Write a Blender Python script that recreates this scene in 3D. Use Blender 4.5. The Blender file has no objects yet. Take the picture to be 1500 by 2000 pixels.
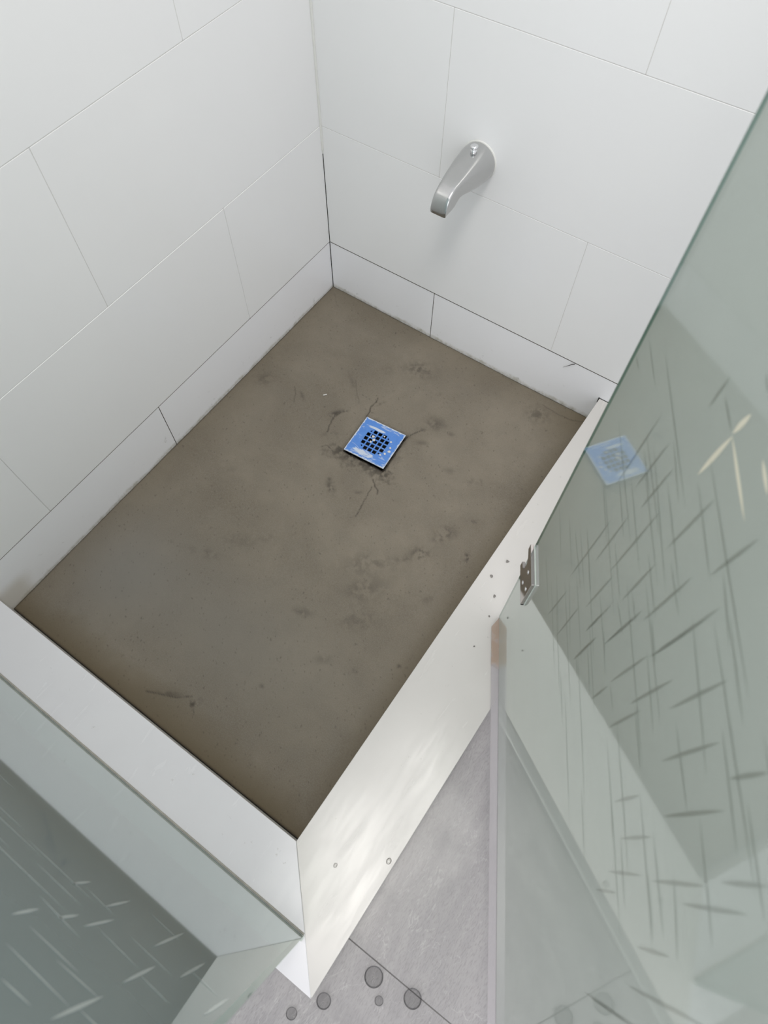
import bpy, bmesh, math, random
import numpy as np
from mathutils import Matrix, Vector, noise as mnoise

sc = bpy.context.scene
COL = sc.collection
random.seed(7)

# ------------------------------------------------------------------ camera
F_PX = 1270.742                       # focal length in pixels of the 1500 px wide frame
cam_d = bpy.data.cameras.new('camera')
cam = bpy.data.objects.new('camera', cam_d); COL.objects.link(cam)
cam_d.sensor_fit = 'HORIZONTAL'; cam_d.sensor_width = 36.0
cam_d.lens = F_PX / 1500 * 36.0
cam_d.shift_x = (750 - 719.763) / 1500
cam_d.shift_y = (1046.611 - 1000) / 1500
cam_d.clip_start = 0.02; cam_d.clip_end = 60
R = [[0.8155713299, 0.5784962461, -0.0136198047],
     [0.5153247431, -0.7368153056, -0.4376569599],
     [-0.2632181890, 0.3499218465, -0.8990388681]]
M = Matrix.Identity(4)
for k in range(3):
    M[k][0] = R[0][k]; M[k][1] = -R[1][k]; M[k][2] = -R[2][k]
M.translation = (0.93641, -1.11451, 1.35133)
cam.matrix_world = M
cam_d.dof.use_dof = True
cam_d.dof.focus_distance = 1.50
cam_d.dof.aperture_fstop = 9.0
sc.camera = cam

# ------------------------------------------------------------------ light, exposure
sc.view_settings.view_transform = 'Standard'
sc.view_settings.look = 'None'
sc.view_settings.gamma = 1.0
sc.view_settings.use_curve_mapping = False
sc.view_settings.exposure = -0.12
world = bpy.data.worlds.new('world'); sc.world = world
world.use_nodes = True
bg = world.node_tree.nodes['Background']
bg.inputs[0].default_value = (0.955, 0.965, 1.0, 1)
bg.inputs[1].default_value = 1.10

def area_light(name, loc, target, sx, sy, power, color):
    d = bpy.data.lights.new(name, 'AREA'); d.shape = 'RECTANGLE'; d.size = sx; d.size_y = sy
    d.energy = power; d.color = color
    o = bpy.data.objects.new(name, d); COL.objects.link(o)
    o.location = loc
    o.rotation_euler = (Vector(target) - Vector(loc)).to_track_quat('-Z', 'Y').to_euler()
    return o
area_light('ceiling_panel', (0.84, -1.22, 2.45), (0.84, -1.22, 0), 0.50, 0.60, 11.0, (1.0, 0.965, 0.92))
area_light('shower_fill', (1.00, -0.62, 2.45), (0.85, -0.62, 0), 0.45, 0.45, 9.0, (1.0, 0.965, 0.93))  # added fill without a known fixture, brightens the lower left wall
area_light('ceiling_lamp', (0.92, -1.36, 2.44), (0.92, -1.36, 0), 0.09, 0.50, 2.6, (1.0, 0.95, 0.88))

area_light('room_fill', (1.50, -2.50, 1.45), (0.0, -0.8, 0.3), 1.0, 1.1, 10.0, (0.93, 0.96, 1.0))  # unseen fill added to brighten the left wall and the spout

# ------------------------------------------------------------------ measured layout (metres)
W, L, H = 0.8072, 1.1838, 0.0811      # mortar bed inside the curbs, curb height
CR, CF = 0.1625, 0.1680               # widths of the right and the front curb
HB, ROW, LEN = 0.1483, 0.305, 0.656   # base strip height, tile height, tile length
YG = -(L + 0.106)                     # near face of the front glass pane
ZT = HB + ROW * 6                     # top of the tiling

# ------------------------------------------------------------------ helpers
def link(name, me, mats, parent=None, loc=None, smooth=False):
    o = bpy.data.objects.new(name, me); COL.objects.link(o)
    for m in (mats if isinstance(mats, (list, tuple)) else [mats]): me.materials.append(m)
    if parent: o.parent = parent
    if loc: o.location = loc
    if smooth:
        me.polygons.foreach_set('use_smooth', [True] * len(me.polygons))
    return o

def obj(name, bm, mats, parent=None, loc=None, smooth=False):
    bmesh.ops.recalc_face_normals(bm, faces=bm.faces[:])
    me = bpy.data.meshes.new(name); bm.to_mesh(me); bm.free()
    return link(name, me, mats, parent, loc, smooth)

def empty(name, loc=(0, 0, 0), rotz=0):
    o = bpy.data.objects.new(name, None); COL.objects.link(o)
    o.location = loc; o.rotation_euler = (0, 0, rotz); o.empty_display_size = 0.05
    return o

def tag(o, label=None, cat=None, group=None, kind=None):
    if label: o['label'] = label
    if cat: o['category'] = cat
    if group: o['group'] = group
    if kind: o['kind'] = kind
    return o

def add_box(bm, x0, x1, y0, y1, z0, z1, bev=0.0, mi=0):
    r = bmesh.ops.create_cube(bm, size=1.0)
    vs = r['verts']
    for v in vs:
        v.co.x = x0 if v.co.x < 0 else x1
        v.co.y = y0 if v.co.y < 0 else y1
        v.co.z = z0 if v.co.z < 0 else z1
    fs = set(f for v in vs for f in v.link_faces)
    for f in fs: f.material_index = mi
    if bev > 0:
        es = set(e for v in vs for e in v.link_edges)
        bmesh.ops.bevel(bm, geom=list(es), offset=bev, segments=1, affect='EDGES', profile=0.5)
    return bm

def box(x0, x1, y0, y1, z0, z1, bev=0.0):
    return add_box(bmesh.new(), x0, x1, y0, y1, z0, z1, bev)

def add_prism(bm, poly, z0, z1, bev=0.0):
    vs = [bm.verts.new((x, y, z0)) for x, y in poly]
    f = bm.faces.new(vs)
    r = bmesh.ops.extrude_face_region(bm, geom=[f])
    up = [g for g in r['geom'] if isinstance(g, bmesh.types.BMVert)]
    for v in up: v.co.z = z1
    if bev > 0:
        es = set(e for v in vs + up for e in v.link_edges)
        bmesh.ops.bevel(bm, geom=list(es), offset=bev, segments=2, affect='EDGES', profile=0.5)
    return bm

def loft(rings, cap=True, bm=None):
    bm = bm or bmesh.new()
    R_ = [[bm.verts.new(c) for c in r] for r in rings]
    n = len(R_[0])
    for a, b in zip(R_, R_[1:]):
        for i in range(n):
            bm.faces.new((a[i], a[(i + 1) % n], b[(i + 1) % n], b[i]))
    if cap:
        bm.faces.new(R_[0][::-1]); bm.faces.new(R_[-1])
    return bm

def tube(pts, rad, seg=8, bm=None):
    pts = [Vector(p) for p in pts]
    rings = []
    for i, p in enumerate(pts):
        t = (pts[min(i + 1, len(pts) - 1)] - pts[max(i - 1, 0)]).normalized()
        a = t.orthogonal().normalized(); b = t.cross(a)
        r = rad[i] if isinstance(rad, (list, tuple)) else rad
        rings.append([p + a * r * math.cos(k * 2 * math.pi / seg) + b * r * math.sin(k * 2 * math.pi / seg) for k in range(seg)])
    return loft(rings, True, bm)

# ------------------------------------------------------------------ materials
class NT:
    def __init__(s, name):
        s.m = bpy.data.materials.new(name); s.m.use_nodes = True
        s.t = s.m.node_tree; s.t.nodes.clear()
        s.out = s.n('ShaderNodeOutputMaterial')
    def n(s, typ, **kw):
        q = s.t.nodes.new(typ)
        for k, v in kw.items(): setattr(q, k, v)
        return q
    def put(s, sock, v):
        if isinstance(v, bpy.types.NodeSocket): s.t.links.new(v, sock)
        elif isinstance(v, (tuple, list)) and len(v) == 3 and sock.type == 'RGBA': sock.default_value = (*v, 1)
        else: sock.default_value = v
    def coord(s, which='Object'):
        return s.n('ShaderNodeTexCoord').outputs[which]
    def pos(s):
        return s.n('ShaderNodeNewGeometry').outputs['Position']
    def map(s, vec, scale=(1, 1, 1), rot=(0, 0, 0), loc=(0, 0, 0)):
        q = s.n('ShaderNodeMapping'); s.put(q.inputs[0], vec)
        q.inputs['Scale'].default_value = scale; q.inputs['Rotation'].default_value = rot; q.inputs['Location'].default_value = loc
        return q.outputs[0]
    def noise(s, vec, scale, detail=4, rough=0.55, dist=0.0):
        q = s.n('ShaderNodeTexNoise'); s.put(q.inputs['Vector'], vec)
        q.inputs['Scale'].default_value = scale; q.inputs['Detail'].default_value = detail
        q.inputs['Roughness'].default_value = rough; q.inputs['Distortion'].default_value = dist
        return q.outputs['Fac']
    def ramp(s, v, a, b, lo=0.0, hi=1.0):
        q = s.n('ShaderNodeMapRange'); q.interpolation_type = 'SMOOTHSTEP'
        s.put(q.inputs[0], v); q.inputs[1].default_value = a; q.inputs[2].default_value = b
        q.inputs[3].default_value = lo; q.inputs[4].default_value = hi
        return q.outputs[0]
    def math(s, op, a, b=0.0):
        q = s.n('ShaderNodeMath', operation=op); s.put(q.inputs[0], a); s.put(q.inputs[1], b)
        return q.outputs[0]
    def mix(s, f, a, b):
        q = s.n('ShaderNodeMix', data_type='RGBA'); s.put(q.inputs[0], f); s.put(q.inputs[6], a); s.put(q.inputs[7], b)
        return q.outputs[2]
    def sep(s, v):
        q = s.n('ShaderNodeSeparateXYZ'); s.put(q.inputs[0], v); return q.outputs
    def attr(s, name):
        return s.n('ShaderNodeAttribute', attribute_name=name).outputs['Fac']
    def bump(s, h, strength=0.2, dist=0.002):
        q = s.n('ShaderNodeBump'); s.put(q.inputs['Height'], h)
        q.inputs['Strength'].default_value = strength; q.inputs['Distance'].default_value = dist
        return q.outputs[0]
    def bsdf(s, **kw):
        q = s.n('ShaderNodeBsdfPrincipled')
        for k, v in kw.items(): s.put(q.inputs[k.replace('_', ' ')], v)
        return q.outputs[0]
    def mixsh(s, f, a, b):
        q = s.n('ShaderNodeMixShader'); s.put(q.inputs[0], f); s.t.links.new(a, q.inputs[1]); s.t.links.new(b, q.inputs[2])
        return q.outputs[0]
    def done(s, sh):
        s.t.links.new(sh, s.out.inputs[0]); return s.m

def plain(name, col, rough=0.5, metal=0.0, var=0.06, scale=40):
    t = NT(name); c = t.coord()
    f = t.noise(c, scale)
    dark = tuple(k * (1 - var) for k in col)
    return t.done(t.bsdf(Base_Color=t.mix(f, dark, col), Roughness=t.ramp(f, 0.3, 0.7, rough * 0.9, rough * 1.1), Metallic=metal))

# glazed white wall tile; the lowest course carries smears of cement along the bed
t = NT('white_wall_tile')
p = t.pos(); f = t.noise(p, 3.0, 3)
c = t.mix(f, (0.80, 0.80, 0.805), (0.84, 0.84, 0.835))
sm = t.math('MULTIPLY', t.ramp(t.noise(p, 26, 6, 0.7), 0.70, 0.78), 0.16)
M_TILE = t.done(t.bsdf(Base_Color=t.mix(sm, c, (0.60, 0.59, 0.57)), Roughness=0.30, IOR=1.5,
                       Normal=t.bump(t.noise(p, 5, 2), 0.05, 0.004)))
t = NT('white_base_tile')
p = t.pos(); xyz = t.sep(p); z = xyz[2]
n1 = t.noise(p, 38, 7, 0.72); n2 = t.noise(p, 9, 5, 0.65)
c = t.mix(t.noise(p, 3.0, 3), (0.83, 0.83, 0.855), (0.865, 0.865, 0.88))
low = t.ramp(t.math('ADD', z, t.math('MULTIPLY', t.math('SUBTRACT', n2, 0.5), 0.030)), 0.0, 0.011, 1, 0)
m1 = t.math('MULTIPLY', low, t.ramp(n1, 0.36, 0.62, 0.25, 0.95))
sp = t.math('MULTIPLY', t.math('MULTIPLY', t.ramp(n1, 0.60, 0.70), t.ramp(z, 0.004, 0.10, 1, 0.0)), 0.55)
c = t.mix(m1, c, (0.50, 0.48, 0.42)); c = t.mix(sp, c, (0.36, 0.35, 0.33))
endm = t.math('MULTIPLY', t.ramp(t.math('ADD', xyz[1], t.math('MULTIPLY', n2, 0.05)), -1.115, -1.075, 0.6, 0), t.ramp(z, 0.045, 0.085, 1, 0))
endm = t.math('MULTIPLY', endm, t.ramp(xyz[0], 0.01, 0.02, 1, 0))
c = t.mix(endm, c, (0.56, 0.52, 0.44))
M_BASE = t.done(t.bsdf(Base_Color=c, Roughness=t.ramp(m1, 0, 1, 0.3, 0.8), IOR=1.5))
M_GROUT = plain('pale_grout', (0.70, 0.69, 0.67), 0.85, 0, 0.25, 60)
M_JOINT = plain('open_joint', (0.085, 0.065, 0.05), 0.95, 0, 0.5, 60)
M_BACK = plain('wall_mortar', (0.07, 0.06, 0.055), 0.95, 0, 0.4, 50)
M_SIL = plain('white_silicone', (0.74, 0.74, 0.71), 0.4, 0, 0.08, 50)

# curb slabs: polished white composite, faintly brushed and dirty
def curb_mat(name, c0, c1, rot):
    t = NT(name); p = t.pos()
    st = t.map(p, (26, 4.0, 1), (0, 0, rot))
    f = t.noise(st, 2.2, 5, 0.6, 0.3); g = t.noise(p, 5, 4)
    c = t.mix(g, c0, c1)
    c = t.mix(t.math('MULTIPLY', t.ramp(t.noise(p, 55, 5, 0.7), 0.66, 0.74), 0.5), c, (0.35, 0.33, 0.30))
    return t.done(t.bsdf(Base_Color=c, Roughness=t.ramp(f, 0.3, 0.72, 0.19, 0.28), IOR=1.5,
                         Normal=t.bump(f, 0.014, 0.0012)))
M_CURB_F = curb_mat('front_curb_slab', (0.67, 0.662, 0.682), (0.73, 0.722, 0.738), 0.5)
M_CURB_R = curb_mat('right_curb_slab', (0.555, 0.536, 0.508), (0.62, 0.60, 0.574), 0.5)
M_CURB_S = plain('curb_side', (0.66, 0.65, 0.62), 0.35, 0, 0.1, 20)

# mortar bed
t = NT('damp_mortar')
p = t.pos()
n1 = t.noise(p, 4.2, 6, 0.6, 0.4); n2 = t.noise(p, 22, 6, 0.65); n3 = t.noise(p, 420, 3, 0.6)
c = t.mix(t.ramp(n1, 0.32, 0.68), (0.150, 0.127, 0.095), (0.218, 0.188, 0.145))
c = t.mix(t.ramp(n2, 0.35, 0.7, 0, 0.42), c, (0.165, 0.145, 0.114))
c = t.mix(t.ramp(n3, 0.35, 0.7, 0, 0.35), c, (0.257, 0.231, 0.190))
c = t.mix(t.attr('damp_shade'), c, (0.128, 0.102, 0.063))
c = t.mix(t.attr('grey'), c, (0.193, 0.181, 0.160))
c = t.mix(t.attr('stain'), c, (0.045, 0.038, 0.030))
hgt = t.math('ADD', t.math('MULTIPLY', n3, 0.35), n2)
M_BED = t.done(t.bsdf(Base_Color=c, Roughness=t.ramp(n1, 0.3, 0.7, 0.72, 0.92), IOR=1.4, Normal=t.bump(hgt, 0.28, 0.003)))

# bathroom floor: grey stone-look porcelain with pale diagonal veining
t = NT('grey_floor_tile')
p = t.pos()
st = t.map(p, (16, 3.2, 1), (0, 0, 0.62)); v = t.noise(st, 2.0, 7, 0.66, 0.8)
g = t.noise(p, 3.0, 5, 0.6, 0.5); fine = t.noise(t.map(p, (90, 22, 1), (0, 0, 0.62)), 5, 4)
c = t.mix(t.ramp(g, 0.3, 0.7), (0.262, 0.250, 0.254), (0.335, 0.322, 0.325))
c = t.mix(t.ramp(v, 0.40, 0.62, 0, 0.50), c, (0.38, 0.366, 0.362))
vein = t.math('SUBTRACT', 1.0, t.ramp(t.math('ABSOLUTE', t.math('SUBTRACT', t.noise(t.map(p, (5, 2.4, 1), (0, 0, 0.5)), 1.7, 5, 0.6, 1.2), 0.5)), 0.0, 0.006))
c = t.mix(t.math('MULTIPLY', vein, 0.22), c, (0.62, 0.60, 0.59))
c = t.mix(t.ramp(fine, 0.45, 0.7, 0, 0.45), c, (0.20, 0.19, 0.19))
M_FLOOR = t.done(t.bsdf(Base_Color=c, Roughness=t.ramp(g, 0.3, 0.7, 0.20, 0.42), IOR=1.48, Normal=t.bump(fine, 0.12, 0.001)))
M_FGROUT = plain('floor_grout', (0.20, 0.19, 0.187), 0.9, 0, 0.2, 60)

# acid-etched safety glass: smooth reflecting face over a milky body
def etched(name, body, trans, ior=1.40, rough=0.042, clear=0.0):
    t = NT(name); p = t.coord()
    f = t.noise(p, 14, 4); col = t.mix(f, tuple(k * 0.94 for k in body), body)
    d = t.n('ShaderNodeBsdfDiffuse'); t.put(d.inputs[0], col)
    tr = t.n('ShaderNodeBsdfTranslucent'); t.put(tr.inputs[0], col)
    b = t.mixsh(trans, d.outputs[0], tr.outputs[0])
    if clear:
        tp = t.n('ShaderNodeBsdfTransparent'); t.put(tp.inputs[0], (0.82, 0.88, 0.87))
        b = t.mixsh(clear, b, tp.outputs[0])
    gl = t.n('ShaderNodeBsdfGlossy'); t.put(gl.inputs['Roughness'], rough); t.put(gl.inputs[0], (0.95, 0.98, 0.96))
    fr = t.n('ShaderNodeFresnel'); fr.inputs[0].default_value = ior
    R_ = fr.outputs[0]          # both faces of the pane reflect: 2R / (1 + R)
    R2 = t.math('DIVIDE', t.math('MULTIPLY', R_, 2.0), t.math('ADD', R_, 1.0))
    return t.done(t.mixsh(R2, b, gl.outputs[0]))
M_GLASS_DOOR = etched('etched_door_glass', (0.59, 0.63, 0.58), 0.5)
M_CLEAR = etched('clear_glass_face', (0.5, 0.5, 0.5), 0.5, clear=1.0)
M_EDGE_DOOR = etched('door_glass_edge', (0.16, 0.30, 0.245), 0.5)
M_STROKE_DOOR = etched('door_stroke', (0.485, 0.515, 0.47), 0.5)
M_STROKE_LIT = etched('door_stroke_pale', (0.95, 0.90, 0.74), 0.10)  # paler copy of the stroke glass: caught light put into the colour
M_GLASS_PANE = etched('etched_pane_glass', (0.56, 0.67, 0.68), 0.2, clear=0.52)
M_EDGE_PANE = etched('pane_glass_edge', (0.20, 0.33, 0.30), 0.5)
M_STROKE_PANE = etched('pane_stroke', (0.62, 0.67, 0.665), 0.15)

# clear vinyl sweep with a rusty stain near the hinge end
t = NT('vinyl_sweep')
p = t.coord(); xyz = t.sep(p)
st = t.math('MULTIPLY', t.ramp(t.math('ADD', xyz[0], t.math('MULTIPLY', t.noise(p, 60, 4), 0.02)), 0.105, 0.125, 1, 0), t.ramp(t.noise(p, 45, 5), 0.25, 0.55, 0.55, 1))
col = t.mix(st, (0.70, 0.67, 0.69), (0.50, 0.38, 0.30))
tp = t.n('ShaderNodeBsdfTransparent'); t.put(tp.inputs[0], (0.90, 0.89, 0.90))
M_SWEEP = t.done(t.mixsh(t.ramp(st, 0, 1, 0.30, 0.60), tp.outputs[0], t.bsdf(Base_Color=col, Roughness=0.22)))

M_CHROME = plain('polished_chrome', (0.78, 0.78, 0.79), 0.09, 1.0, 0.05, 30)
M_BRUSHED = plain('satin_nickel', (0.55, 0.55, 0.545), 0.16, 1.0, 0.06, 60)
M_HINGE = plain('hinge_steel', (0.42, 0.39, 0.375), 0.06, 1.0, 0.04, 30)
M_BLACK = plain('black_rubber_and_gap', (0.015, 0.015, 0.015), 0.6, 0, 0.3, 60)
M_PIT = plain('drain_dark', (0.012, 0.011, 0.010), 0.9, 0, 0.4, 90)
M_SHIM = plain('clear_gasket', (0.62, 0.66, 0.62), 0.3, 0, 0.1, 50)
M_FLECK = plain('plaster_white', (0.72, 0.70, 0.66), 0.9, 0, 0.2, 300)
M_CRUMB = plain('mortar_grit', (0.27, 0.255, 0.235), 0.95, 0, 0.4, 300)
M_HAIR = plain('dark_hair', (0.03, 0.025, 0.022), 0.5, 0, 0.2, 100)

# drain plate: steel under a scraped blue protective film
t = NT('blue_film_plate')
p = t.coord(); xyz = t.sep(p)
edge = t.math('MAXIMUM', t.math('ABSOLUTE', xyz[0]), t.math('ABSOLUTE', xyz[1]))
sw = t.noise(t.map(p, (22, 70, 1), (0, 0, -0.35)), 1.0, 6, 0.62, 1.0)
e2 = t.ramp(t.math('ADD', edge, t.math('MULTIPLY', t.math('SUBTRACT', t.noise(p, 130, 5), 0.5), 0.010)), 0.0525, 0.0556)
lowm = t.math('MULTIPLY', t.ramp(xyz[1], -0.012, -0.05, 0.06, 0.34), 1.0)
scr = t.ramp(t.math('ADD', sw, t.math('MULTIPLY', lowm, 0.22)), 0.60, 0.66)
def ell(cx, cy, lx, ly, an):
    q = t.n('ShaderNodeVectorMath', operation='LENGTH'); t.put(q.inputs[0], t.map(t.map(p, (1, 1, 0), (0, 0, 0), (-cx, -cy, 0)), (1 / lx, 1 / ly, 0), (0, 0, an)))
    return t.ramp(t.math('ADD', q.outputs['Value'], t.math('MULTIPLY', t.math('SUBTRACT', sw, 0.5), 2.6)), 0.75, 1.05, 1, 0)
scr = t.math('MAXIMUM', t.math('MULTIPLY', scr, 0.55), t.math('MAXIMUM', ell(-.012, -.042, .026, .0085, 0.0), ell(-.016, .036, .026, .0040, 0.0)))
w = t.math('MAXIMUM', e2, t.math('MULTIPLY', scr, 0.9))
col = t.mix(t.noise(p, 60, 5, 0.7), (0.060, 0.185, 0.56), (0.115, 0.285, 0.68))
M_FILM = t.done(t.bsdf(Base_Color=t.mix(w, col, (0.58, 0.63, 0.70)), Roughness=t.ramp(w, 0, 1, 0.34, 0.6)))

# soap bubble / water
def bubble_mat(name, tint, ior):
    t = NT(name); f = t.noise(t.coord(), 30)
    fr = t.n('ShaderNodeFresnel'); fr.inputs[0].default_value = ior
    tp = t.n('ShaderNodeBsdfTransparent'); t.put(tp.inputs[0], t.mix(f, tuple(k * 0.97 for k in tint), tint))
    gl = t.n('ShaderNodeBsdfGlossy'); gl.inputs['Roughness'].default_value = 0.0
    return t.done(t.mixsh(fr.outputs[0], tp.outputs[0], gl.outputs[0]))
M_BUBBLE = bubble_mat('soap_bubble', (0.80, 0.80, 0.80), 1.14)
M_DROP = bubble_mat('water_drop', (0.95, 0.95, 0.94), 1.6)

# ------------------------------------------------------------------ setting: walls with single tiles
def wall(name, axis, span, rows, label):
    """axis 'x': wall in the plane x=0 running along -y; axis 'y': plane y=0 running along +x."""
    def bx(a0, a1, d0, d1, z0, z1, bev=0.0, bm=None):
        bm = bm or bmesh.new()
        if axis == 'x': return add_box(bm, d0, d1, -a1, -a0, z0, z1, bev)
        return add_box(bm, a0, a1, -d1, -d0, z0, z1, bev)
    w = obj(name, bx(-0.12 if axis == 'x' else 0.0, span, -0.12, -0.0085, -0.05, ZT), M_BACK)
    tag(w, label, 'wall', kind='structure')
    g = bmesh.new()
    for k, (z0, z1, joints, gap, proud) in enumerate(rows):
        cuts = [0.0] + [j for j in joints if j < span] + [span]
        for i, (a, b) in enumerate(zip(cuts, cuts[1:])):
            s0 = 0.0012 if i == 0 else gap / 2
            tl = obj('tile', bx(a + s0, b - gap / 2, -0.0085, proud, z0 + gap / 2 if k else z0, z1 - (gap / 2 if k else 0.0009), 0.0005 if k else 0.0004), M_TILE if k else M_BASE, w)
            if k and i: bx(a - 0.0006, a + 0.0006, -0.0085, -0.0004, z0, z1, 0, g)
        if k > 1: bx(0.002, span, -0.0085, -0.0004, z0 - 0.0007, z0 + 0.0007, 0, g)
    tag(obj('grout', g, M_GROUT, w), kind='stuff')
    jb_ = bx(0.0025, span, -0.0085, 0.0002, HB - 0.0010, HB + 0.0006)
    for a in rows[0][2]:
        if a < span: bx(a - 0.0009, a + 0.0009, -0.0085, -0.0003, -0.02, HB - 0.0012, 0, jb_)
    obj('base_joint', jb_, M_JOINT, w)
    return w
zz = [HB + ROW * k for k in range(7)]
h2 = LEN / 2
rowsL = [(-0.02, HB, [0.654, 1.31, 1.966], 0.0016, 0.0)]
rowsB = [(-0.02, HB, [0.328, 0.984, 1.64], 0.0016, 0.0)]
for k in range(6):
    jl = [h2 + LEN * i for i in range(4)] if k % 2 == 0 else [LEN * (i + 1) for i in range(4)]
    jb = [LEN * (i + 1) for i in range(4)] if k % 2 == 0 else [h2 - 0.016 + LEN * i for i in range(4)]
    rowsL.append((zz[k], zz[k + 1], jl, 0.0010, 0.0006 if k == 0 else 0.0))
    rowsB.append((zz[k], zz[k + 1], jb, 0.0010, 0.0))
wall('wall_left', 'x', 2.3, rowsL, 'white tiled wall on the left with dark open joint above its base strip')
wb = wall('wall_back', 'y', 2.1, rowsB, 'white tiled wall at the back carrying the chrome tub spout')
bm = bmesh.new()
tube([(0.001, -0.001, 0.39), (0.001, -0.001, 0.40), (0.001, -0.001, ZT)], [0.0012, 0.0032, 0.0032], 8, bm)
o = obj('silicone_bead', bm, M_SIL, wb)

# bathroom floor outside the curbs
fl = obj('floor', add_box(add_box(box(0.0, 2.3, -2.6, 0.0, -0.10, -0.040), W + 0.05, 2.3, -2.6, 0.0, -0.040, -0.0009), 0.0, W + 0.05, -2.6, -L - 0.05, -0.040, -0.0009), M_FGROUT)
tag(fl, 'grey stone-look tiled bathroom floor outside the shower curb', 'floor', kind='structure')
FX = [0.0, 0.60, 1.80, 2.3]; FY = [-2.6, -1.857, -1.257, -0.657, 0.0]
CX, CY = W + CR - 0.004, -L - CF + 0.004       # the tiles stop under the outer faces of the curb
for j in range(4):
    for i in range(3):
        x0, x1, y0, y1 = FX[i] + 0.0009, FX[i + 1] - 0.0009, FY[j] + 0.0009, FY[j + 1] - 0.0009
        if x1 <= CX and y0 >= CY: continue
        if x0 >= CX or y1 <= CY: poly = [(x0, y0), (x1, y0), (x1, y1), (x0, y1)]
        elif x1 <= CX: poly = [(x0, y0), (x1, y0), (x1, CY), (x0, CY)]
        elif y0 >= CY: poly = [(CX, y0), (x1, y0), (x1, y1), (CX, y1)]
        else: poly = [(x0, y0), (x1, y0), (x1, y1), (CX, y1), (CX, CY), (x0, CY)]
        obj('tile', add_prism(bmesh.new(), poly, -0.0019, 0.0, 0.0005), M_FLOOR, fl)

# ------------------------------------------------------------------ curb
cu = empty('shower_curb', (W + 0.08, -L, 0))
tag(cu, 'low white mitred curb around the open sides of the shower floor', 'curb', kind='thing')
def local(bm, root):
    bmesh.ops.translate(bm, verts=bm.verts[:], vec=-Vector(root.location)); return bm
TH = 0.011; m = 0.0003
bm = add_prism(bmesh.new(), [(0.0008, -L), (W - m, -L), (W + CR - m, -L - CF), (0.0008, -L - CF)], H - TH, H, 0.0007)
tag(obj('top_slab', local(bm, cu), M_CURB_F, cu), 'cool white front slab under the fixed glass pane')
bm = add_prism(bmesh.new(), [(W + m, -L), (W + m, -0.0018), (W + CR, -0.0018), (W + CR, -L - CF + m)], H - TH, H, 0.0007)
tag(obj('top_slab', local(bm, cu), M_CURB_R, cu), 'warm white right slab under the door')
e = 0.0012
obj('inner_face', local(box(0.001, W + e, -L - 0.012, -L - e, -0.03, H - TH - 0.0005), cu), M_CURB_S, cu)
obj('inner_face', local(box(W + e, W + 0.012, -L - e, -0.001, -0.03, H - TH - 0.0005), cu), M_CURB_S, cu)
obj('outer_face', local(box(0.001, W + CR - e, -L - CF + e, -L - CF + 0.012, 0.0, H - TH - 0.0005), cu), M_CURB_S, cu)
obj('outer_face', local(box(W + CR - 0.012, W + CR - e, -L - CF + 0.012, -0.001, 0.0, H - TH - 0.0005), cu), M_CURB_S, cu)
bm = bmesh.new()
add_box(bm, 0.001, W + CR - 0.012, -L - CF + 0.012, -L - 0.012, -0.009, H - TH)
add_box(bm, W + 0.012, W + CR - 0.012, -L - 0.012, -0.001, -0.009, H - TH)
d_ = 0.0009
add_prism(bm, [(W - d_, -L - 0.001), (W + d_, -L - 0.001), (W + CR - 0.002 + d_, -L - CF + 0.002), (W + CR - 0.002 - d_, -L - CF + 0.002)], H - TH - 0.0001, H - 0.0003)
obj('core', local(bm, cu), M_GROUT, cu)
bm = bmesh.new(); add_box(bm, W - 0.0028, W + 0.0004, -0.0010, -0.0004, H - 0.016, H + 0.0012)
add_box(bm, W + 0.0004, W + CR, -0.0012, -0.0004, H - 0.004, H + 0.0002)
obj('end_gap_shade', local(bm, cu), M_BLACK, cu)  # black strips stand in for the shadow gap at the wall end
tag(obj('floor_caulk', local(tube([(W + CR - 0.001, -L - CF + 0.001, 0.001), (W + CR - 0.001, -0.002, 0.001)], 0.0026, 6), cu), M_SIL, cu), 'thin white caulk line at the foot')

# ------------------------------------------------------------------ mortar bed
DX, DY, DROT, DS = 0.4030, -0.3665, math.radians(4.6), 0.0565      # drain centre, turn, half side
HOLE = DS + 0.004
RES = 0.0024
nx, ny = int(W / RES), int(L / RES)
xs = np.linspace(0.0006, W - 0.0002, nx); ys = np.linspace(-0.0006, -L + 0.0002, ny)
X, Y = np.meshgrid(xs, ys)                     # (ny, nx)
rng = np.random.RandomState(3)
def vnoise(sc_, seed, oct_=4):
    """value noise on the bed grid, 0..1"""
    r = np.random.RandomState(seed); out = np.zeros_like(X); amp, tot = 1.0, 0.0
    for o_ in range(oct_):
        g = r.rand(int(L * sc_) + 4, int(W * sc_) + 4)
        u = X * sc_; v = -Y * sc_
        i = np.clip(u.astype(int), 0, g.shape[1] - 2); j = np.clip(v.astype(int), 0, g.shape[0] - 2)
        a = u - i; b = v - j; a = a * a * (3 - 2 * a); b = b * b * (3 - 2 * b)
        out += amp * (g[j, i] * (1 - a) * (1 - b) + g[j, i + 1] * a * (1 - b) + g[j + 1, i] * (1 - a) * b + g[j + 1, i + 1] * a * b)
        tot += amp; amp *= 0.55; sc_ *= 2
    return out / tot
cN, sN = math.cos(DROT), math.sin(DROT)
u = (X - DX) * cN + (Y - DY) * sN; v = -(X - DX) * sN + (Y - DY) * cN
dr = np.sqrt(u * u + v * v)
Z = -0.0065 * np.clip(1 - dr / 0.55, 0, 1) ** 1.2
Z += (vnoise(9, 1, 4) - 0.5) * 0.0030 + (vnoise(90, 2, 2) - 0.5) * 0.0005
dedge = np.maximum(np.abs(u), np.abs(v)) - DS
rag = vnoise(140, 5, 3)
blend = np.clip(dedge / 0.03, 0, 1)
Z = Z * blend + (-0.0068) * (1 - blend)
stain = np.zeros_like(X)
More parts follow.
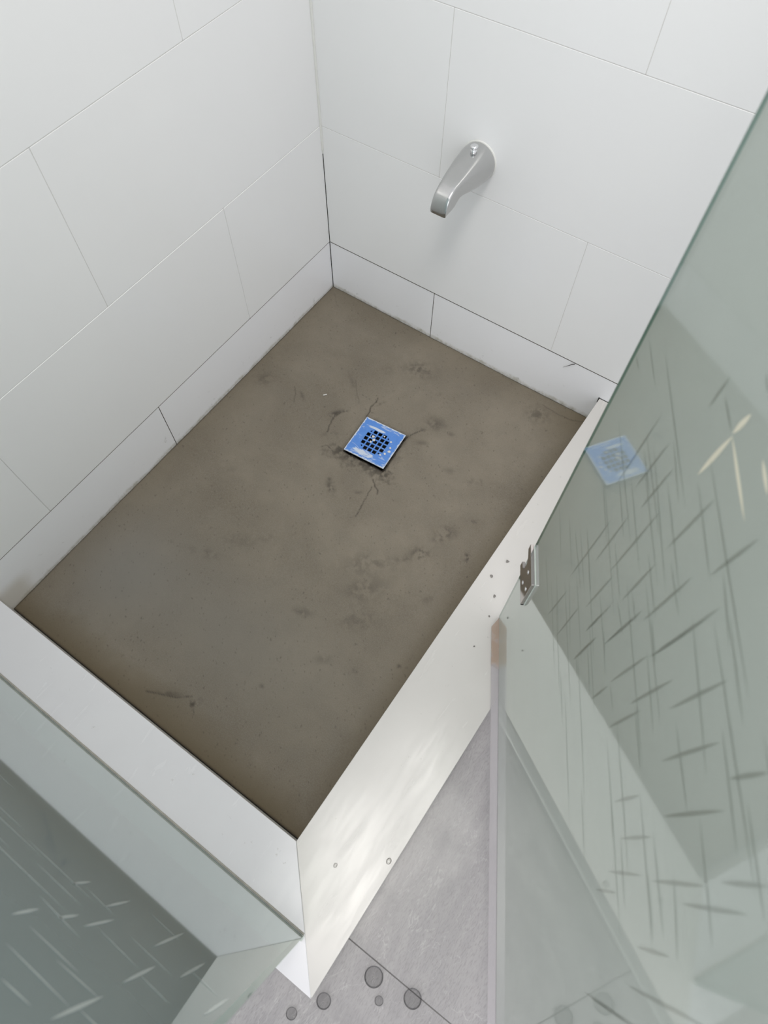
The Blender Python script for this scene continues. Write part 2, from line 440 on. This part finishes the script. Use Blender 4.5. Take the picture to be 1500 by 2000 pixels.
# crumbly open rim on the near and right side of the plate
near = np.where(v < -DS + 0.004, 1.0, 0.0); right = np.where(u > DS - 0.004, 0.7, 0.0)
rim = np.clip(1 - dedge / (0.008 + 0.050 * rag * near + 0.008 * rag), 0, 1) * np.maximum(np.maximum(near, right), 0.45)
rim *= np.where(dedge > -0.006, 1, 0)
Z -= 0.004 * rim * (0.4 + rag)
stain = np.maximum(stain, rim * np.clip(0.75 + 3.2 * (rag - 0.45), 0.12, 1) * 0.95)
gap = np.maximum(near, right * 1.2) * (dedge < 0.0034) * (dedge > -0.006)
stain = np.maximum(stain, np.clip(gap, 0, 1)); Z -= 0.005 * np.clip(gap, 0, 1)
n_f = vnoise(120, 11, 4); n_m = vnoise(45, 12, 4)
# dark smudges: x, y, length, width, angle, strength
BL = [(.368, -.111, .040, .026, .3, .55), (.301, -.157, .03, .012, .9, .25), (.494, -.233, .030, .022, .2, .50), (.540, -.240, .022, .008, .2, .45),
      (.050, -.372, .024, .018, .8, .45), (.269, -.351, .022, .008, 1.0, .85), (.285, -.330, .014, .006, 1.1, .8), (.164, -.355, .020, .005, -.6, .4),
      (.389, -.533, .022, .009, -.6, .75), (.372, -.515, .012, .006, -.9, .6), (.346, -.262, .016, .004, 1.1, .5), (.681, -.480, .028, .018, .8, .62), (.679, -.505, .016, .014, .5, .6),
      (.662, -.557, .026, .018, .6, .66), (.640, -.590, .03, .012, .7, .4), (.758, -.502, .012, .012, 0, .95), (.581, -.645, .060, .028, .7, .42), (.610, -.700, .05, .03, .9, .42),
      (.640, -.766, .040, .026, .6, .40), (.414, -1.122, .026, .006, .5, .5), (.466, -1.111, .008, .008, 0, .9), (.478, -1.122, .006, .007, 0, .9), (.474, -1.098, .006, .008, 0, .5),
      (.694, -.065, .030, .026, .2, .50), (.529, -.823, .024, .012, .4, .42), (.453, -.506, .012, .006, .6, .4), (.253, -.252, .045, .006, -.7, .30),
      (.668, -.321, .030, .010, .5, .42), (.600, -.330, .02, .010, .4, .30), (.476, -.366, .026, .012, 1.3, .42), (.322, -.455, .020, .008, .3, .55), (.259, -.839, .040, .012, .3, .36),
      (.173, -.867, .012, .008, .3, .35), (.300, -.770, .05, .02, .4, .24), (.349, -.728, .03, .014, .4, .26), (.300, -.410, .026, .012, .7, .40),
      (.480, -.270, .016, .012, .4, .45), (.500, -.300, .020, .008, .5, .40), (.720, -.420, .016, .008, .6, .4), (.450, -.150, .03, .008, .2, .3),
      (.150, -.640, .025, .010, .6, .22), (.630, -.880, .02, .012, .6, .3), (.740, -.640, .018, .012, .6, .30), (.700, -.860, .006, .006, 0, .6), (.770, -.800, .005, .006, 0, .6), (.560, -1.000, .006, .005, 0, .5)]
for bx_, by_, ln, wd, an, stg in BL:
    ca, sa = math.cos(an), math.sin(an)
    a = ((X - bx_) * ca + (Y - by_) * sa) / ln; b = (-(X - bx_) * sa + (Y - by_) * ca) / wd
    r2 = a * a + b * b
    m_ = np.exp(-1.2 * r2) * np.clip((0.45 * n_m + 0.55 * n_f - 0.41) * 7.5 * (0.55 + stg * 0.5), 0, 1)
    stain = np.maximum(stain, m_ * stg)
    Z -= 0.0009 * m_ * stg
# cracks: polyline, half width, depth
CK = [([(.338, -.312), (.337, -.295), (.331, -.283), (.334, -.262), (.331, -.250)], .0016, .9), ([(.457, -.309), (.463, -.295), (.474, -.276), (.484, -.262)], .0014, .9),
      ([(.470, -.475), (.474, -.500), (.480, -.530), (.486, -.562)], .0013, .8), ([(.286, -.408), (.279, -.392), (.272, -.365), (.278, -.340)], .0016, .8),
      ([(.346, -.424), (.330, -.446), (.310, -.440), (.300, -.452)], .0014, .7), ([(.369, -1.147), (.395, -1.135), (.430, -1.120), (.455, -1.099)], .0016, .8),
      ([(.130, -.345), (.148, -.362), (.160, -.385)], .0012, .5), ([(.250, -.235), (.270, -.262), (.300, -.290)], .0012, .35), ([(.460, -.455), (.476, -.470), (.486, -.474), (.492, -.484)], .0016, .8),
      ([(.690, -.030), (.730, -.034), (.775, -.030), (.800, -.018)], .0014, .5), ([(.02, -.02), (.05, -.05)], .0010, .3)]
jit = (n_f - 0.5) * 0.0035
for pts, wd, stg in CK:
    for (x0, y0), (x1, y1) in zip(pts, pts[1:]):
        dx, dy = x1 - x0, y1 - y0; q = dx * dx + dy * dy
        tt = np.clip(((X - x0) * dx + (Y - y0) * dy) / q, 0, 1)
        dd = np.sqrt((X - x0 - tt * dx + jit) ** 2 + (Y - y0 - tt * dy + jit) ** 2)
        m_ = np.exp(-(dd / wd) ** 2)
        stain = np.maximum(stain, m_ * stg); Z -= 0.0014 * m_ * stg
# dark line where the bed meets walls and curbs
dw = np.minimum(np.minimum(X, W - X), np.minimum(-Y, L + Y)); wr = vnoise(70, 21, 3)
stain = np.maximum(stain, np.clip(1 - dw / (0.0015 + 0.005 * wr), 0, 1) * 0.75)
Z -= 0.0025 * np.clip(1 - dw / 0.004, 0, 1)
# little bump and pock
Z += 0.003 * np.exp(-(((X - .512) / .008) ** 2 + ((Y + .889) / .006) ** 2))
pk = np.clip((vnoise(260, 31, 2) - 0.80) * 9, 0, 1); stain = np.maximum(stain, pk * 0.5)
# browner front edge and corners: wetness plus contact shade put into the colour
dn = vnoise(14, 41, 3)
damp_shade = np.clip(1 - (Y + L) / (0.075 + 0.06 * (dn - 0.5)), 0, 1) ** 0.8
damp_shade = np.maximum(damp_shade, 0.85 * np.clip(1 - np.sqrt((X - W) ** 2 + Y ** 2) / 0.16, 0, 1))
damp_shade = np.maximum(damp_shade, 0.55 * np.clip(1 - (W - X) / 0.05, 0, 1))
damp_shade = np.maximum(damp_shade, 0.30 * np.clip(1 - np.minimum(X, -Y) / 0.10, 0, 1))
grey = 0.75 * np.exp(-(((X - .13) / .13) ** 2 + ((Y + .98) / .13) ** 2)) + 0.45 * np.exp(-(((X - .42) / .25) ** 2 + ((Y + .95) / .14) ** 2))
grey *= (1 - damp_shade)
keep = ~((np.abs(u) < HOLE - 0.006) & (np.abs(v) < HOLE - 0.006))
idx = np.arange(nx * ny).reshape(ny, nx)
quads = np.stack([idx[:-1, :-1], idx[1:, :-1], idx[1:, 1:], idx[:-1, 1:]], -1).reshape(-1, 4)
kq = keep.ravel()[quads].all(1); quads = quads[kq]
vt = np.stack([X, Y, Z], -1).reshape(-1, 3)
# skirt round the outside so that the bed is a slab
ring = np.concatenate([idx[0, :], idx[1:, -1], idx[-1, -2::-1], idx[-2:0:-1, 0]])
base = len(vt); low = vt[ring].copy(); low[:, 2] = -0.035
vt = np.concatenate([vt, low]); nr = len(ring); k = np.arange(nr)
skirt = np.stack([ring, ring[(k + 1) % nr], base + (k + 1) % nr, base + k], 1)
quads = np.concatenate([quads, skirt])
me = bpy.data.meshes.new('mortar_bed')
me.vertices.add(len(vt)); me.vertices.foreach_set('co', vt.astype(np.float32).ravel())
me.loops.add(quads.size); me.loops.foreach_set('vertex_index', quads.astype(np.int32).ravel())
me.polygons.add(len(quads)); me.polygons.foreach_set('loop_start', (np.arange(len(quads)) * 4).astype(np.int32))
me.update(calc_edges=True); me.validate()
for nm, arr in (('stain', stain), ('damp_shade', damp_shade), ('grey', grey)):
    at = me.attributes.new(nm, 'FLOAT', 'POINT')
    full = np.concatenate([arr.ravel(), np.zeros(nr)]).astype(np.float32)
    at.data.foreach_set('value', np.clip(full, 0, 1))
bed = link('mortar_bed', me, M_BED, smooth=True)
tag(bed, 'brown-grey moist mortar bed sloping to the blue drain', 'shower floor', kind='thing')

# ------------------------------------------------------------------ drain
dn_ = empty('floor_drain', (DX, DY, -0.0052), DROT)
tag(dn_, 'square drain grate under scraped blue film in the mortar bed', 'drain')
PIT, HS, T_ = 0.0131, 0.0050, 0.0022
cy0 = 0.0005
cuts = [-DS]
for i in range(5):
    c_ = (i - 2) * PIT
    cuts += [c_ - HS, c_ + HS]
cuts += [DS]
bm = bmesh.new(); vv = {}
def gv(x, y):
    key = (round(x, 6), round(y, 6))
    if key not in vv: vv[key] = bm.verts.new((x, y, 0.0))
    return vv[key]
for j in range(len(cuts) - 1):
    for i in range(len(cuts) - 1):
        x0, x1, y0, y1 = cuts[i], cuts[i + 1], cuts[j], cuts[j + 1]
        q = [gv(x0, y0), gv(x1, y0), gv(x1, y1), gv(x0, y1)]
        if i % 2 == 1 and j % 2 == 1:
            if i in (1, 9) and j in (1, 9):      # small corner openings
                cx, cy = (x0 + x1) / 2, (y0 + y1) / 2
                sx = 1 if cx > 0 else -1; sy = 1 if cy > 0 else -1
                cx -= sx * 0.0012; cy -= sy * 0.0012
                inn = []
                for (a, b) in ((-1, -1), (1, -1), (1, 1), (-1, 1)):
                    k_ = 0.0026 if not (a == sx and b == sy) else 0.0008
                    inn.append(bm.verts.new((cx + a * k_, cy + b * k_, 0)))
                for k_ in range(4): bm.faces.new((q[k_], q[(k_ + 1) % 4], inn[(k_ + 1) % 4], inn[k_]))
            continue
        bm.faces.new(q)
r = bmesh.ops.extrude_face_region(bm, geom=bm.faces[:])
for g_ in r['geom']:
    if isinstance(g_, bmesh.types.BMVert): g_.co.z = T_
obj('grate', bm, M_FILM, dn_)
bm = bmesh.new()
s_ = DS - 0.004
for a in ((-s_, s_, -s_, -s_ + 0.004), (-s_, s_, s_ - 0.004, s_), (-s_, -s_ + 0.004, -s_, s_), (s_ - 0.004, s_, -s_, s_)):
    add_box(bm, *a, -0.028, -0.0002)
obj('frame', bm, M_BRUSHED, dn_)
obj('sump', box(-s_, s_, -s_, s_, -0.034, -0.028), M_PIT, dn_)
def fleck(s, seed, flat=0.4):
    r = random.Random(seed); bm = bmesh.new()
    bmesh.ops.create_icosphere(bm, subdivisions=1, radius=s)
    for v_ in bm.verts:
        k_ = 0.55 + 0.8 * r.random(); v_.co *= k_; v_.co.z *= flat
    return bm
for k, (fx, fy, s) in enumerate([(.034, .020, .0030), (.044, -.006, .0042), (.038, -.018, .0034), (.030, -.026, .0030), (.042, .004, .0030), (-.012, .012, .0034), (-.006, .004, .0040), (-.018, .006, .0026), (-.010, -.004, .0030), (.012, .026, .0026)]):
    o = obj('plaster_fleck', fleck(s, k, 0.3), M_FLECK, dn_, (fx, fy, T_ + 0.0004))

# ------------------------------------------------------------------ front glass pane
def strokes(name, lst, mat, parent, to3, wv):
    bm = bmesh.new()
    for (a0, b0, a1, b1) in lst:
        dx, dy = a1 - a0, b1 - b0; ln = math.hypot(dx, dy); nx_, ny_ = -dy / ln, dx / ln
        vert = abs(dy) > abs(dx); w_ = (0.0015 if vert else 0.0011) * wv
        up, dnv = [], []
        N = 8
        for i in range(N + 1):
            q = i / N; prof = (1 - (2 * q - 1) ** 2) ** 0.8
            hw = w_ * max(prof, 0.05); px, py = a0 + dx * q, b0 + dy * q
            up.append(bm.verts.new(to3(px + nx_ * hw, py + ny_ * hw)))
            dnv.append(bm.verts.new(to3(px - nx_ * hw, py - ny_ * hw)))
        for i in range(N): bm.faces.new((up[i], up[i + 1], dnv[i + 1], dnv[i]))
    return tag(obj(name, bm, mat, parent), kind='stuff')

def random_strokes(a0, a1, b0, b1, n, seed, skip=None):
    r = random.Random(seed); out = []
    while len(out) < n:
        a, b = r.uniform(a0, a1), r.uniform(b0, b1)
        if skip and skip(a, b): continue
        if r.random() < 0.5:
            l_ = r.uniform(.05, .13)
            if a + l_ > a1: continue
            out.append((a, b, a + l_, b + r.uniform(-.002, .002)))
        else:
            l_ = r.uniform(.07, .15)
            if b + l_ > b1: continue
            out.append((a, b, a + r.uniform(-.001, .001), b + l_))
    return out

gp = empty('glass_pane', (0.453, YG - 0.004, H))
tag(gp, 'fixed etched glass pane standing on the front curb', 'glass panel')
def pane_mesh(x0, x1, y0, y1, z0, z1, band, far):
    """slab whose rim reads as green edge glass; faces: 0 milky glass, 1 edge"""
    bm = bmesh.new(); add_box(bm, x0, x1, y0, y1, z0, z1, 0.0)
    for f in bm.faces:
        f.normal_update()
        if abs(f.normal.y) < 0.5: f.material_index = 1
        elif f.normal.y * far > 0.5: f.material_index = 2
    for side in band:
        pl = {'x0': ((x0 + 0.007, 0, 0), (1, 0, 0)), 'x1': ((x1 - 0.007, 0, 0), (1, 0, 0)), 'z0': ((0, 0, z0 + 0.004), (0, 0, 1))}[side]
        bmesh.ops.bisect_plane(bm, geom=bm.verts[:] + bm.edges[:] + bm.faces[:], plane_co=pl[0], plane_no=pl[1])
    for f in bm.faces:
        c_ = f.calc_center_median()
        if ('x0' in band and c_.x < x0 + 0.0069) or ('x1' in band and c_.x > x1 - 0.0069) or ('z0' in band and c_.z < z0 + 0.0039): f.material_index = 1
    return bm
PX1 = 0.9065
obj('glass', pane_mesh(-0.453 + 0.002, PX1 - 0.453, -0.004, 0.004, 0.003, 1.9, ('x1',), -1), [M_GLASS_PANE, M_EDGE_PANE, M_CLEAR], gp)
V3 = [(0.835, 0.908, 0.837, 0.834), (0.835, 0.794, 0.835, 0.717), (0.779, 0.766, 0.78, 0.702), (0.854, 0.697, 0.855, 0.608), (0.818, 0.684, 0.817, 0.58), (0.732, 0.711, 0.732, 0.668), (0.764, 0.695, 0.763, 0.626), (0.755, 0.845, 0.754, 0.803), (0.766, 0.792, 0.767, 0.755), (0.89, 0.724, 0.894, 0.639)]
H3 = [(0.781, 0.746, 0.831, 0.749), (0.834, 0.757, 0.867, 0.759), (0.767, 0.838, 0.815, 0.835), (0.799, 0.846, 0.838, 0.841), (0.799, 0.706, 0.849, 0.706), (0.74, 0.784, 0.788, 0.789), (0.738, 0.691, 0.776, 0.694), (0.78, 0.611, 0.825, 0.612), (0.776, 0.881, 0.834, 0.88), (0.799, 0.916, 0.823, 0.913), (0.837, 0.873, 0.87, 0.871), (0.70, 0.735, 0.76, 0.735), (0.85, 0.66, 0.89, 0.66)]
lst = V3 + H3 + random_strokes(0.02, 0.89, 0.60, 1.86, 190, 5, lambda a, b: a > 0.70 and b < 0.93)
strokes('etched_stroke', lst, M_STROKE_PANE, gp, lambda a, b: (a - 0.453, 0.0043, b - H), 1.0)
obj('sealant', local(tube([(0.002, YG + 0.0022, H + 0.001), (PX1 - 0.001, YG + 0.0022, H + 0.001)], 0.0018, 6), gp), plain('aged_sealant', (0.46, 0.44, 0.38), 0.6, 0, 0.5, 70), gp)
obj('setting_block', local(box(PX1 - 0.004, PX1 + 0.002, YG - 0.0085, YG + 0.0005, H, H + 0.003), gp), M_SHIM, gp)

# ------------------------------------------------------------------ swung-open glass door
DO = (0.8888, -0.6188, 0.0893); DYAW = -1.0487; DWID = 0.7145
dr_ = empty('swing_door', DO, DYAW)
tag(dr_, 'swung-open etched glass shower door with dark line pattern', 'door', kind='thing')
obj('glass', pane_mesh(0.0, DWID, 0.0, 0.008, 0.0, 1.86, ('x0',), 1), [M_GLASS_DOOR, M_EDGE_DOOR, M_CLEAR], dr_)
H1 = [(0.113, 0.775, 0.161, 0.776), (0.119, 0.74, 0.217, 0.739), (0.102, 0.711, 0.168, 0.709), (0.08, 0.665, 0.151, 0.662), (0.119, 0.795, 0.253, 0.786), (0.143, 0.831, 0.194, 0.826), (0.196, 0.859, 0.272, 0.856), (0.16, 0.685, 0.222, 0.687), (0.206, 0.761, 0.265, 0.762), (0.232, 0.801, 0.279, 0.804), (0.102, 0.602, 0.182, 0.601), (0.075, 0.554, 0.166, 0.566), (0.049, 0.533, 0.128, 0.533), (0.008, 0.489, 0.096, 0.486), (0.191, 0.631, 0.267, 0.633), (0.219, 0.68, 0.255, 0.687), (0.225, 0.718, 0.254, 0.72), (0.272, 0.874, 0.319, 0.868), (0.136, 0.552, 0.247, 0.555), (0.098, 0.462, 0.182, 0.461), (0.128, 0.521, 0.216, 0.512), (0.047, 0.406, 0.136, 0.413), (0.262, 0.755, 0.299, 0.753), (0.16, 0.91, 0.188, 0.91), (0.178, 0.955, 0.191, 0.953), (0.008, 0.779, 0.028, 0.782), (0.017, 0.81, 0.07, 0.811)]
LIT = [(0.191, 0.91, 0.252, 0.907), (0.226, 0.936, 0.249, 0.934), (0.192, 0.934, 0.190, 0.911), (0.192, 0.911, 0.190, 0.860)]
V1 = [(0.138, 0.824, 0.135, 0.748), (0.163, 0.826, 0.16, 0.753), (0.153, 0.729, 0.153, 0.622), (0.133, 0.683, 0.13, 0.521), (0.184, 0.793, 0.183, 0.664), (0.22, 0.879, 0.219, 0.795), (0.151, 0.92, 0.152, 0.888), (0.191, 0.673, 0.19, 0.579), (0.222, 0.776, 0.223, 0.69), (0.217, 0.663, 0.216, 0.575), (0.181, 0.559, 0.182, 0.447), (0.143, 0.511, 0.139, 0.407), (0.234, 0.613, 0.234, 0.525), (0.249, 0.738, 0.248, 0.637), (0.258, 0.833, 0.258, 0.736), (0.292, 0.865, 0.292, 0.747), (0.269, 0.918, 0.267, 0.858), (0.105, 0.817, 0.104, 0.70)]
H2 = [(0.285, 0.739, 0.351, 0.736), (0.321, 0.702, 0.375, 0.703), (0.348, 0.779, 0.412, 0.782), (0.283, 0.825, 0.391, 0.816), (0.365, 0.845, 0.436, 0.842), (0.408, 0.862, 0.467, 0.861), (0.29, 0.644, 0.317, 0.647), (0.414, 0.8, 0.487, 0.796), (0.419, 0.718, 0.491, 0.72), (0.421, 0.644, 0.476, 0.642), (0.445, 0.7, 0.492, 0.7), (0.448, 0.749, 0.5, 0.741), (0.39, 0.626, 0.423, 0.622), (0.3, 0.873, 0.367, 0.87), (0.232, 0.536, 0.258, 0.536), (0.233, 0.58, 0.287, 0.578), (0.235, 0.636, 0.279, 0.631)]
V2 = [(0.233, 0.61, 0.233, 0.523), (0.29, 0.638, 0.291, 0.585), (0.289, 0.742, 0.288, 0.644), (0.25, 0.729, 0.248, 0.634), (0.216, 0.633, 0.216, 0.576), (0.319, 0.783, 0.318, 0.69), (0.338, 0.861, 0.338, 0.771), (0.328, 0.715, 0.328, 0.63), (0.372, 0.839, 0.372, 0.747), (0.395, 0.888, 0.394, 0.845), (0.411, 0.834, 0.41, 0.74), (0.392, 0.697, 0.393, 0.634), (0.423, 0.713, 0.423, 0.644), (0.45, 0.685, 0.449, 0.605), (0.453, 0.795, 0.453, 0.706), (0.45, 0.87, 0.45, 0.818), (0.465, 0.844, 0.465, 0.758), (0.465, 0.624, 0.465, 0.565), (0.499, 0.728, 0.5, 0.665), (0.293, 0.844, 0.291, 0.742)]
HX = []
r_ = random.Random(21)
for k in range(26):
    a = r_.uniform(0.03, 0.42); b = 0.42 + 0.52 * (k + r_.random()) / 26; HX.append((a, b, a + r_.uniform(0.07, 0.17), b + r_.uniform(-.003, .003)))
lst = H1 + V1 + H2 + V2 + HX + random_strokes(0.01, DWID - 0.01, 0.5, 1.84, 170, 9, lambda a, b: (a < 0.52 and b < 0.96))
d3 = lambda a, b: (a, -0.0003, b)
strokes('etched_stroke', lst, M_STROKE_DOOR, dr_, d3, 1.0)
tag(strokes('pale_stroke', LIT, M_STROKE_LIT, dr_, d3, 1.7), 'pale tan strokes with caught light painted in')
# clear vinyl sweep: clip on the glass and a drip fin towards the shower
bm = bmesh.new()
add_prism(bm, [(0.024, -0.0150), (0.004, 0.0), (DWID - 0.004, 0.0), (DWID - 0.004, -0.0135)], -0.0010, 0.0006)
obj('sweep_fin', bm, M_SWEEP, dr_)
bm = bmesh.new()
add_box(bm, 0.004, DWID - 0.004, -0.0006, 0.0086, -0.0045, -0.0002)
obj('sweep_channel', bm, plain('grey_vinyl', (0.30, 0.29, 0.29), 0.4, 0, 0.1, 40), dr_)

# hinge: two steel plates clamping the glass, knuckle cut-out on the hinge edge
def plate(y0, y1):
    x0, x1, z0, z1 = -0.003, 0.066, 0.250, 0.334
    poly = [(x0, z0), (x1, z0), (x1, z1), (x0, z1), (x0, 0.317), (0.010, 0.313), (0.017, 0.304), (0.017, 0.280), (0.010, 0.271), (x0, 0.267)]
    bm = bmesh.new()
    vs = [bm.verts.new((a, y0, b)) for a, b in poly]; f = bm.faces.new(vs)
    r = bmesh.ops.extrude_face_region(bm, geom=[f])
    for g_ in r['geom']:
        if isinstance(g_, bmesh.types.BMVert): g_.co.y = y1
    bmesh.ops.bevel(bm, geom=[e_ for e_ in bm.edges], offset=0.0005, segments=1, affect='EDGES')
    return bm
hg = obj('hinge', plate(-0.0062, -0.0012), M_HINGE, dr_)
tag(hg, 'dark mirror-polished steel hinge')
obj('back_plate', plate(0.0092, 0.0142), M_HINGE, hg)
obj('gasket', box(0.001, 0.067, -0.0012, 0.0, 0.2485, 0.336), M_SHIM, hg)
obj('pad', box(0.004, 0.0655, -0.0052, 0.0, 0.2440, 0.2499, 0.0004), M_BLACK, hg)
for sx_, sz_ in ((0.036, 0.313), (0.036, 0.270), (0.056, 0.292)):
    bm = bmesh.new()
    rings = []
    for rr, yy in ((0.0036, -0.0060), (0.0036, -0.0068), (0.0027, -0.0074), (0.0012, -0.0074), (0.0011, -0.0066)):
        rings.append([(sx_ + rr * math.cos(k_ * math.pi / 8), yy, sz_ + rr * math.sin(k_ * math.pi / 8)) for k_ in range(16)])
    obj('screw', loft(rings, True, bm), M_CHROME, hg, smooth=True)

# ------------------------------------------------------------------ tub spout
SX, SZ = 0.3985, 0.5245
sp_ = empty('tub_spout', (SX, 0, SZ))
tag(sp_, 'satin chrome tub spout with diverter knob on the back wall', 'spout')
# y, half width, top z, bottom z, squareness
SEC = [(-0.0005, .0358, .0358, -.0358, 2.0), (-0.004, .0370, .0370, -.0370, 2.0), (-0.012, .0370, .0370, -.0370, 2.05), (-0.026, .0352, .0358, -.0352, 2.3),
       (-0.042, .0318, .0335, -.0312, 2.8), (-0.060, .0282, .0302, -.0258, 3.4), (-0.080, .0248, .0262, -.0180, 4.2), (-0.096, .0220, .0226, -.0140, 5.0), (-0.106, .0206, .0204, -.0150, 5.6),
       (-0.113, .0198, .0186, -.0235, 6.0), (-0.121, .0192, .0160, -.0272, 6.2), (-0.131, .0184, .0108, -.0282, 6.4), (-0.138, .0180, .0050, -.0284, 6.4), (-0.1430, .0177, -.0035, -.0286, 6.4), (-0.1465, .0175, -.0150, -.0288, 6.4), (-0.1476, .0173, -.0235, -.0289, 6.4)]
rings = []; NS = 40
for y_, hw, zt, zb, ex in SEC:
    zc, hh = (zt + zb) / 2, (zt - zb) / 2
    ring = []
    for k_ in range(NS):
        a = 2 * math.pi * k_ / NS; ca, sa = math.cos(a), math.sin(a)
        ring.append((math.copysign(abs(ca) ** (2 / ex), ca) * hw, y_, zc + math.copysign(abs(sa) ** (2 / ex), sa) * hh))
    rings.append(ring)
body = obj('body', loft(rings), M_BRUSHED, sp_, smooth=True)
md = body.modifiers.new('smooth', 'SUBSURF'); md.levels = 1; md.render_levels = 2
bm = bmesh.new()
obj('outlet', box(-0.0135, 0.0135, -0.140, -0.121, -0.0295, -0.0245, 0.001), M_PIT, sp_)
kb = [(0.0064, .0300), (0.0064, .0372), (0.0050, .0380), (0.0050, .0405), (0.0072, .0414), (0.0078, .0430), (0.0072, .0452), (0.0034, .0462)]
rings = [[(r_ * math.cos(k_ * math.pi / 10), -0.030 + r_ * math.sin(k_ * math.pi / 10), z_) for k_ in range(20)] for r_, z_ in kb]
obj('diverter_knob', loft(rings), M_CHROME, sp_, smooth=True)
rings = []
for r_, y_ in ((0.0384, -0.0002), (0.0384, -0.0008), (0.0370, -0.0020)):
    rings.append([(r_ * math.cos(k_ * math.pi / 24), y_, r_ * math.sin(k_ * math.pi / 24)) for k_ in range(48)])
obj('caulk_ring', loft(rings), M_SIL, sp_, smooth=True)

# ------------------------------------------------------------------ small loose things
pts = []
for k in range(9):
    q = k / 8
    pts.append((0.7213 - 0.0235 * q, -0.0012 - 0.0035 * math.sin(q * math.pi), 0.1462 - 0.0265 * q ** 1.5))
hr = obj('hair', tube(pts, [0.0011 - 0.0009 * k / 8 for k in range(9)], 6), M_HAIR)
tag(hr, 'short dark strand hanging from the base joint of the back wall', 'hair')
fk = obj('plaster_chip', box(-.0050, .0050, -.0014, .0014, 0, .0016, 0.0004), M_FLECK, None, (0.213, -0.321, -0.0022)); fk.rotation_euler = (0.05, 0.1, 0.95)
tag(fk, 'tiny white plaster chip on the mortar up left of the drain', 'chip')
for k, (cx, cy, s, lab) in enumerate([(0.8415, -0.5008, .0042, 'largest grit crumb on the right curb, farthest up towards the back wall'),
                                 (0.8313, -0.5494, .0034, 'grit crumb on the right curb nearest its inner edge, left of the hinge'),
                                 (0.8594, -0.5843, .0034, 'grit crumb on the right curb between hinge and inner edge'),
                                 (0.8725, -0.6280, .0022, 'tiny grit crumb at the upper tip of the brown stained door sweep'),
                                 (0.8800, -0.7000, .0020, 'lone grit crumb on the right curb left of the brown stained sweep')]):
    o = obj('grit_crumb', fleck(s, 50 + k, 0.45), M_CRUMB, None, (cx, cy, H + s * 0.35))
    tag(o, lab, 'grit', 'grit crumbs on the right curb')
for k, (cx, cy, r_, lab) in enumerate([(1.041, -1.278, .0165, 'largest soap bubble, on the wet floor off the curb corner'),
                                  (0.991, -1.356, .0125, 'soap bubble touching the outer corner of the curb'),
                                  (1.068, -1.301, .0075, 'smallest round soap bubble, between two bigger ones'),
                                  (1.113, -1.265, .0155, 'soap bubble on the floor joint, farthest from the curb corner'),
                                  (0.957, -1.402, .0095, 'small soap bubble on the floor outside the front curb')]):
    bm = bmesh.new()
    bmesh.ops.create_uvsphere(bm, u_segments=32, v_segments=20, radius=r_)
    bmesh.ops.bisect_plane(bm, geom=bm.verts[:] + bm.edges[:] + bm.faces[:], plane_co=(0, 0, -r_ * 0.15), plane_no=(0, 0, 1), clear_inner=True)
    o = obj('soap_bubble', bm, M_BUBBLE, None, (cx, cy, r_ * 0.15 + 0.0003), smooth=True)
    tag(o, lab, 'bubble', 'soap bubbles on the bathroom floor')
for k, (cx, cy, r_, lab) in enumerate([(0.8867, -1.1742, .0040, 'glinting water drop on the right curb near the mitre'),
                                  (0.9590, -1.1150, .0055, 'glinting water drop at the outer edge of the right curb')]):
    bm = bmesh.new(); bmesh.ops.create_uvsphere(bm, u_segments=20, v_segments=12, radius=r_)
    for v_ in bm.verts: v_.co.z *= 0.45; v_.co.x *= 0.8
    bmesh.ops.bisect_plane(bm, geom=bm.verts[:] + bm.edges[:] + bm.faces[:], plane_co=(0, 0, 0), plane_no=(0, 0, 1), clear_inner=True)
    o = obj('water_drop', bm, M_DROP, None, (cx, cy, H + 0.0001), smooth=True)
    tag(o, lab, 'water drop', 'water drops on the right curb')
